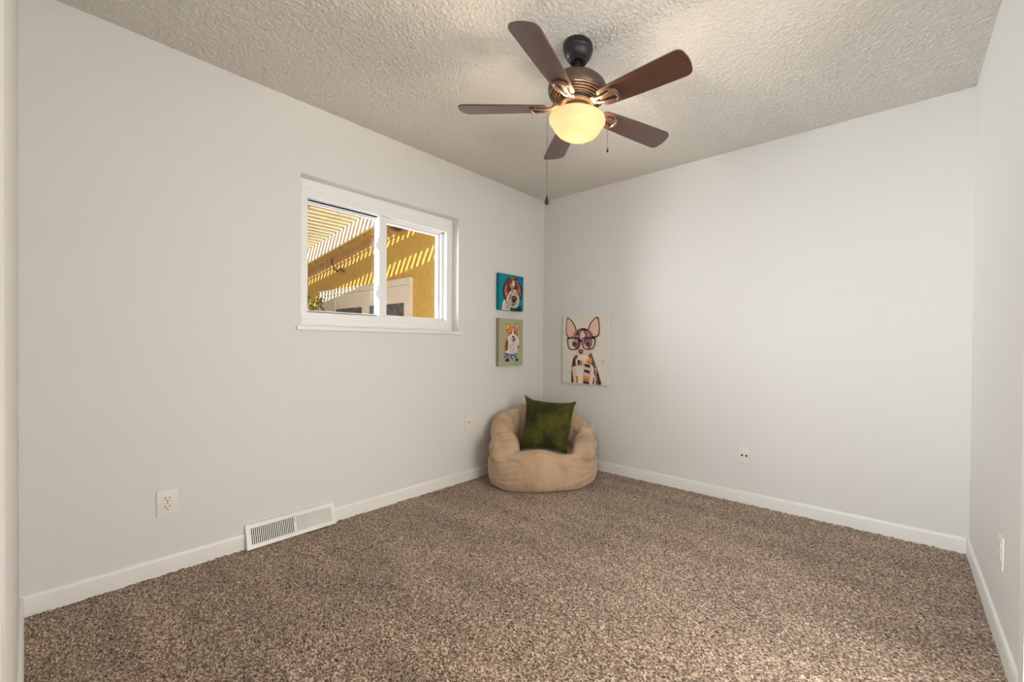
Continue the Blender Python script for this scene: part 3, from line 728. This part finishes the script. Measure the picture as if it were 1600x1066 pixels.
def brush(S, region, cols, n, length, wdt, ang, spread=0.5, seed=1):
    """loose brush strokes inside a region; ang may follow position"""
    rg = random.Random(seed); xs = [p[0] for p in region]; ys = [p[1] for p in region]; k = 0; tries = 0
    while k < n and tries < n*40:
        tries += 1
        x, y = rg.uniform(min(xs), max(xs)), rg.uniform(min(ys), max(ys))
        a = (ang(x, y) if callable(ang) else ang)+rg.gauss(0, spread); l = length*rg.uniform(0.5, 1.2)
        q = (x+l*math.cos(a), y+l*math.sin(a))
        if not (inside(region, x, y) and inside(region, *q)): continue
        S.append((rg.choice(cols), stroke((x, y), q, wdt*rg.uniform(0.6, 1.2), wdt*0.4), False)); k += 1
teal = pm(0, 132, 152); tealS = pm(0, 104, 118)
bro, dbr, red, wht, pnk, drk, tanc, gry = pm(106, 60, 48), pm(58, 34, 34), pm(164, 70, 60), pm(226, 214, 200), pm(206, 150, 130), pm(34, 28, 38), pm(188, 132, 92), pm(150, 146, 150)
S = []
S.append((teal, [(560, 170), (740, 200), (740, 420), (640, 330)], True))
S.append((pm(10, 110, 160), [(600, 180), (735, 205), (730, 330), (650, 300)], True))
S.append((drk, [(460, 168), (360, 200), (290, 300), (238, 430), (236, 560), (275, 700), (330, 690), (400, 600), (540, 600), (600, 700), (655, 730), (690, 600), (700, 470), (640, 330), (560, 210)], True))
S.append((bro, [(460, 185), (370, 220), (310, 320), (300, 470), (340, 620), (420, 640), (540, 600), (610, 640), (640, 480), (610, 330), (540, 215)], True))
S.append((red, [(330, 300), (270, 420), (262, 540), (300, 690), (345, 600), (350, 420)], True))
S.append((red, [(590, 300), (650, 420), (668, 540), (640, 680), (600, 600), (590, 420)], True))
S.append((pnk, [(320, 380), (285, 470), (300, 620), (330, 560)], True))
S.append((pnk, [(625, 400), (650, 480), (640, 600), (615, 540)], True))
S.append((dbr, [(350, 310), (345, 420), (380, 520), (430, 470), (420, 340)], True))
S.append((dbr, [(520, 320), (530, 440), (575, 520), (600, 430), (570, 330)], True))
S.append((pm(70, 76, 100), ell(385, 385, 26, 36), False)); S.append((pm(120, 100, 60), ell(560, 430, 26, 30), False))
S.append((tanc, [(430, 190), (400, 205), (440, 225), (500, 215), (490, 190)], True))
S.append((pnk, [(420, 330), (410, 430), (450, 430), (455, 330)], True))
S.append((wht, [(470, 250), (455, 330), (470, 430), (500, 400), (510, 320)], True))
S.append((wht, [(240, 760), (290, 735), (310, 800), (400, 890), (420, 985), (230, 975)], True))
S.append((wht, [(440, 480), (370, 570), (320, 680), (340, 800), (420, 900), (500, 915), (580, 880), (625, 760), (610, 640), (540, 500), (490, 470)], True))
S.append((pm(176, 150, 90), [(440, 440), (420, 520), (465, 560), (500, 500)], True))
for k in range(7):
    S.append((pnk if k % 2 else tanc, stroke((455-8*k, 570+16*k), (345+6*k, 610+32*k), 8, 3), False))
    S.append((tanc if k % 2 else bro, stroke((505+6*k, 570+18*k), (600-2*k, 580+34*k), 8, 3), False))
for k in range(5): S.append((gry, stroke((400+20*k, 820+8*(k % 2)), (380+45*k, 885), 8, 4), False))
for k in range(5): S.append((pnk if k % 2 else gry, stroke((270+25*k, 790+30*(k % 3)), (260+30*k, 850+24*(k % 3)), 7, 5), False))
brush(S, [(300, 320), (280, 600), (330, 640), (430, 440), (440, 250), (360, 250)], [dbr, red, tanc, pm(84, 60, 70), pnk, bro], 46, 70, 8, lambda x, y: 1.7, 0.3, 3)
brush(S, [(520, 260), (520, 440), (600, 640), (665, 640), (650, 400), (590, 270)], [dbr, red, tanc, pm(84, 60, 70), pnk, bro], 46, 70, 8, lambda x, y: 1.3, 0.3, 4)
brush(S, [(370, 570), (320, 680), (340, 800), (420, 895), (500, 905), (580, 870), (620, 760), (605, 640), (540, 510), (470, 480)], [pm(186, 160, 150), pnk, gry, pm(150, 110, 96), wht, pm(196, 178, 168)], 90, 60, 6, lambda x, y: math.atan2(y-640, x-470), 0.35, 5)
brush(S, [(245, 770), (290, 745), (400, 890), (410, 975), (235, 965)], [pm(190, 150, 140), gry, drk, pnk], 24, 34, 6, 1.0, 0.5, 6)
S.append((drk, [(425, 650), (470, 635), (520, 660), (525, 730), (480, 800), (430, 750)], True))
S.append((pm(150, 76, 46), [(435, 670), (470, 655), (510, 675), (505, 710), (450, 715)], True))
S.append((dbr, [(450, 730), (500, 725), (495, 770), (470, 785)], True))
S.append((pm(70, 60, 90), ell(465, 838, 26, 15), False))
S.append((drk, [(405, 910), (500, 930), (600, 890), (620, 850), (628, 990), (410, 985)], True))
for k in range(3): S.append((pm(150, 100, 120), ell(440+55*k, 945-8*k, 16, 14), False))
canvas('dog_canvas', 'small teal canvas of a brown and white spaniel face, above the corgi canvas', 0.284, 0.308, 0.035, teal, tealS, S,
       ((150, 80), (735, 185), (722, 1000), (143, 962)), (0.001, -0.589, 1.367), PI/2)

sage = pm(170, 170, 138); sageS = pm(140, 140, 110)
org, lor, whi, blk, blu, lbl = pm(196, 120, 48), pm(222, 160, 90), pm(232, 222, 214), pm(24, 20, 20), pm(60, 92, 134), pm(146, 180, 206)
S = []
S.append((org, [(255, 470), (225, 560), (225, 700), (300, 730), (320, 560), (310, 470)], True))
S.append((pm(110, 70, 30), [(270, 480), (245, 560), (245, 690), (268, 680), (285, 540)], True))
S.append((whi, [(300, 440), (290, 560), (285, 680), (240, 720), (320, 760), (440, 740), (480, 620), (500, 560), (470, 420)], True))
S.append((pm(214, 200, 205), [(330, 600), (320, 700), (360, 760), (420, 740), (440, 640), (400, 580)], True))
S.append((pm(70, 62, 48), [(480, 590), (470, 640), (492, 640), (498, 590)], True))
S.append((org, [(250, 160), (250, 260), (270, 330), (340, 260), (290, 180)], True))
S.append((org, [(480, 140), (420, 190), (400, 260), (450, 320), (475, 230)], True))
S.append((pm(236, 190, 160), [(262, 190), (268, 265), (305, 245), (285, 195)], True))
S.append((pm(236, 190, 160), [(470, 165), (435, 205), (430, 255), (455, 250)], True))
S.append((org, [(330, 230), (285, 280), (275, 370), (310, 430), (400, 440), (470, 400), (470, 300), (420, 235)], True))
S.append((lor, [(340, 240), (300, 300), (330, 320), (360, 260)], True)); S.append((lor, [(410, 245), (430, 310), (460, 310), (440, 260)], True))
S.append((whi, [(375, 250), (365, 330), (300, 400), (285, 450), (320, 520), (390, 540), (450, 500), (478, 440), (430, 380), (395, 330), (392, 260)], True))
S.append((pm(60, 30, 20), ell(342, 350, 17, 15), False)); S.append((pm(60, 30, 20), ell(415, 345, 17, 15), False))
brush(S, [(290, 290), (280, 370), (310, 425), (350, 330), (345, 240)], [lor, pm(160, 90, 36), org], 22, 34, 6, 1.7, 0.3, 7)
brush(S, [(405, 245), (420, 340), (465, 395), (470, 300)], [lor, pm(160, 90, 36), org], 20, 34, 6, 1.4, 0.3, 8)
brush(S, [(300, 450), (290, 700), (420, 730), (475, 600), (470, 430), (390, 540)], [pm(210, 196, 190), pm(240, 234, 228), pm(206, 186, 176)], 40, 60, 7, 1.7, 0.4, 9)
S.append((blk, ell(380, 422, 22, 24), False))
S.append((blk, [(330, 430), (345, 465), (385, 462), (430, 440), (405, 500), (388, 524), (360, 490)], True))
S.append((pm(196, 84, 104), [(360, 470), (400, 466), (400, 500), (386, 522), (368, 495)], True))
S.append((blu, [(225, 750), (205, 830), (235, 860), (300, 850), (325, 760), (270, 745)], True)); S.append((pm(160, 130, 150), [(280, 770), (270, 830), (305, 835), (320, 770)], True))
S.append((lbl, [(215, 820), (232, 880), (300, 890), (325, 840), (270, 850)], True)); S.append((drk, [(238, 855), (240, 900), (295, 900), (300, 860)], True))
S.append((blu, [(340, 765), (340, 830), (380, 860), (395, 800), (370, 765)], True)); S.append((lbl, [(345, 800), (385, 860), (420, 880), (470, 870), (440, 820), (390, 800)], True))
S.append((blu, [(400, 750), (405, 830), (455, 850), (440, 755)], True)); S.append((drk, [(425, 860), (440, 895), (478, 880), (472, 850)], True))
S.append((lbl, stroke((230, 770), (250, 820), 8), False)); S.append((lbl, stroke((415, 770), (440, 830), 7), False))
canvas('dog_canvas', 'sage green canvas of a corgi in blue shoes, lowest picture on the left wall', 0.279, 0.405, 0.035, sage, sageS, S,
       ((118, 52), (580, 85), (575, 972), (115, 1002)), (0.001, -0.587, 0.891), PI/2)

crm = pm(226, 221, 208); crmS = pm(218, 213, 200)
plum, ppk, lpk, brn, ora, yel, navy = pm(132, 92, 98), pm(228, 194, 176), pm(232, 206, 190), pm(64, 36, 38), pm(214, 112, 40), pm(228, 164, 66), pm(52, 40, 56)
S = []
S.append((brn, [(98, 95), (85, 200), (88, 320), (130, 372), (200, 350), (235, 270), (190, 160), (140, 110)], True))
S.append((ppk, [(104, 112), (95, 210), (98, 310), (135, 358), (190, 340), (218, 268), (180, 170), (140, 125)], True))
S.append((brn, [(515, 92), (540, 240), (530, 340), (470, 370), (400, 330), (388, 250), (430, 150)], True))
S.append((ppk, [(506, 112), (526, 240), (518, 325), (470, 350), (412, 320), (402, 255), (440, 160)], True))
S.append((pm(196, 120, 100), [(185, 330), (200, 290), (230, 270), (225, 340)], True)); S.append((pm(196, 120, 100), [(400, 290), (440, 290), (450, 340), (400, 345)], True))
S.append((plum, [(310, 240), (240, 270), (205, 370), (190, 460), (230, 520), (300, 560), (380, 540), (440, 470), (440, 380), (410, 280), (360, 245)], True))
S.append((brn, [(300, 240), (250, 262), (250, 280), (320, 262), (375, 280), (380, 258), (340, 240)], True))
S.append((plum, [(235, 590), (180, 680), (165, 800), (170, 975), (220, 985), (540, 1010), (545, 900), (500, 760), (450, 620), (420, 570)], True))
S.append((lpk, [(235, 520), (230, 570), (260, 620), (330, 640), (400, 600), (425, 540), (380, 500), (330, 420), (350, 330), (310, 275), (280, 330), (290, 420), (260, 490)], True))
S.append((pm(240, 226, 210), [(255, 620), (230, 740), (175, 760), (190, 880), (205, 980), (480, 1000), (470, 780), (400, 700), (390, 610)], True))
S.append((ppk, [(180, 770), (185, 900), (200, 978), (245, 980), (240, 860), (220, 780)], True))
S.append((pm(160, 90, 70), stroke((245, 880), (250, 975), 9), False)); S.append((brn, stroke((172, 800), (185, 965), 6, 14), False)); S.append((brn, stroke((470, 900), (460, 990), 5, 9), False))
S.append((brn, stroke((510, 830), (545, 1005), 7, 14), False)); S.append((pm(200, 160, 168), stroke((480, 830), (500, 990), 12), False))
for ex, ey in ((213, 445), (392, 445)):
    S.append((pm(190, 120, 110), ell(ex, ey, 44, 50), False)); S.append((lpk, ell(ex+10, ey-35, 24, 24), False)); S.append((brn, ell(ex, ey+5, 30, 34), False)); S.append((pm(160, 80, 70), ell(ex, ey+4, 20, 22), False)); S.append((blk, ell(ex, ey, 12, 14), False))
S.append((pm(120, 66, 72), [(262, 530), (295, 522), (326, 535), (322, 575), (292, 590), (266, 570)], True)); S.append((pm(196, 130, 130), ell(283, 548, 9, 8), False)); S.append((pm(196, 130, 130), ell(308, 548, 9, 8), False))
brush(S, [(210, 380), (240, 275), (310, 245), (300, 300), (275, 400), (230, 500)], [brn, pm(160, 112, 116), pm(100, 64, 70), ppk], 30, 50, 6, 1.9, 0.4, 10)
brush(S, [(370, 260), (410, 290), (440, 400), (430, 500), (380, 440), (350, 330)], [brn, pm(160, 112, 116), pm(100, 64, 70), ppk], 30, 50, 6, 1.3, 0.4, 11)
brush(S, [(440, 640), (500, 780), (540, 1000), (480, 990), (470, 760)], [pm(160, 112, 116), pm(100, 64, 70), lpk], 26, 80, 7, 1.4, 0.2, 12)
brush(S, [(200, 640), (175, 780), (240, 720)], [brn, pm(160, 112, 116)], 10, 50, 7, 1.9, 0.3, 13)
def rim(x0, x1, y0, y1, t_):
    o_ = [(x0, y0), ((x0+x1)/2, y0-8), (x1, y0), (x1+2, (y0+y1)/2), (x1-20, y1-14), ((x0+x1)/2, y1), (x0+22, y1-12), (x0+2, (y0+y1)/2)]
    sm = closed_smooth(o_); n_ = len(sm); res_ = []
    for i in range(n_): res_.append((navy, stroke(sm[i], sm[(i+1) % n_], t_), False))
    return res_
S += rim(122, 280, 378, 524, 7); S += rim(325, 482, 378, 522, 7)
S.append((navy, stroke((275, 400), (330, 420), 8), False)); S.append((navy, stroke((112, 382), (150, 372), 10), False)); S.append((navy, stroke((455, 375), (495, 382), 10), False))
for k, c in enumerate((brn, pm(236, 226, 210), navy, ora, lpk)): S.append((c, [(205+30*k, 640+10*k), (228+30*k, 648+10*k), (226+30*k, 745-0*k), (203+30*k, 700+8*k)], False))
S.append((yel, [(380, 690), (420, 640), (450, 650), (452, 725), (400, 712)], True)); S.append((ora, [(400, 690), (445, 690), (450, 722), (400, 714)], True))
for k, c in enumerate((navy, lpk, navy, lpk, yel, ora, navy)):
    y = 715+38*k; S.append((c, [(358-3*k, y), (430-2*k, y+22), (426-2*k, y+58), (356-3*k, y+32)], False))
for (x, y, r_) in ((598, 686, 9), (598, 775, 5), (140, 825, 8), (120, 880, 7), (62, 832, 5), (100, 730, 6), (90, 620, 4)): S.append((navy, ell(x, y, r_*0.7, r_), False))
canvas('dog_canvas', 'large cream canvas of a chihuahua in glasses and striped scarf on back wall', 0.500, 0.608, 0.032, crm, crmS, S,
       ((46, 62), (655, 52), (655, 1012), (40, 966)), (0.273, -0.001, 0.734), 0)
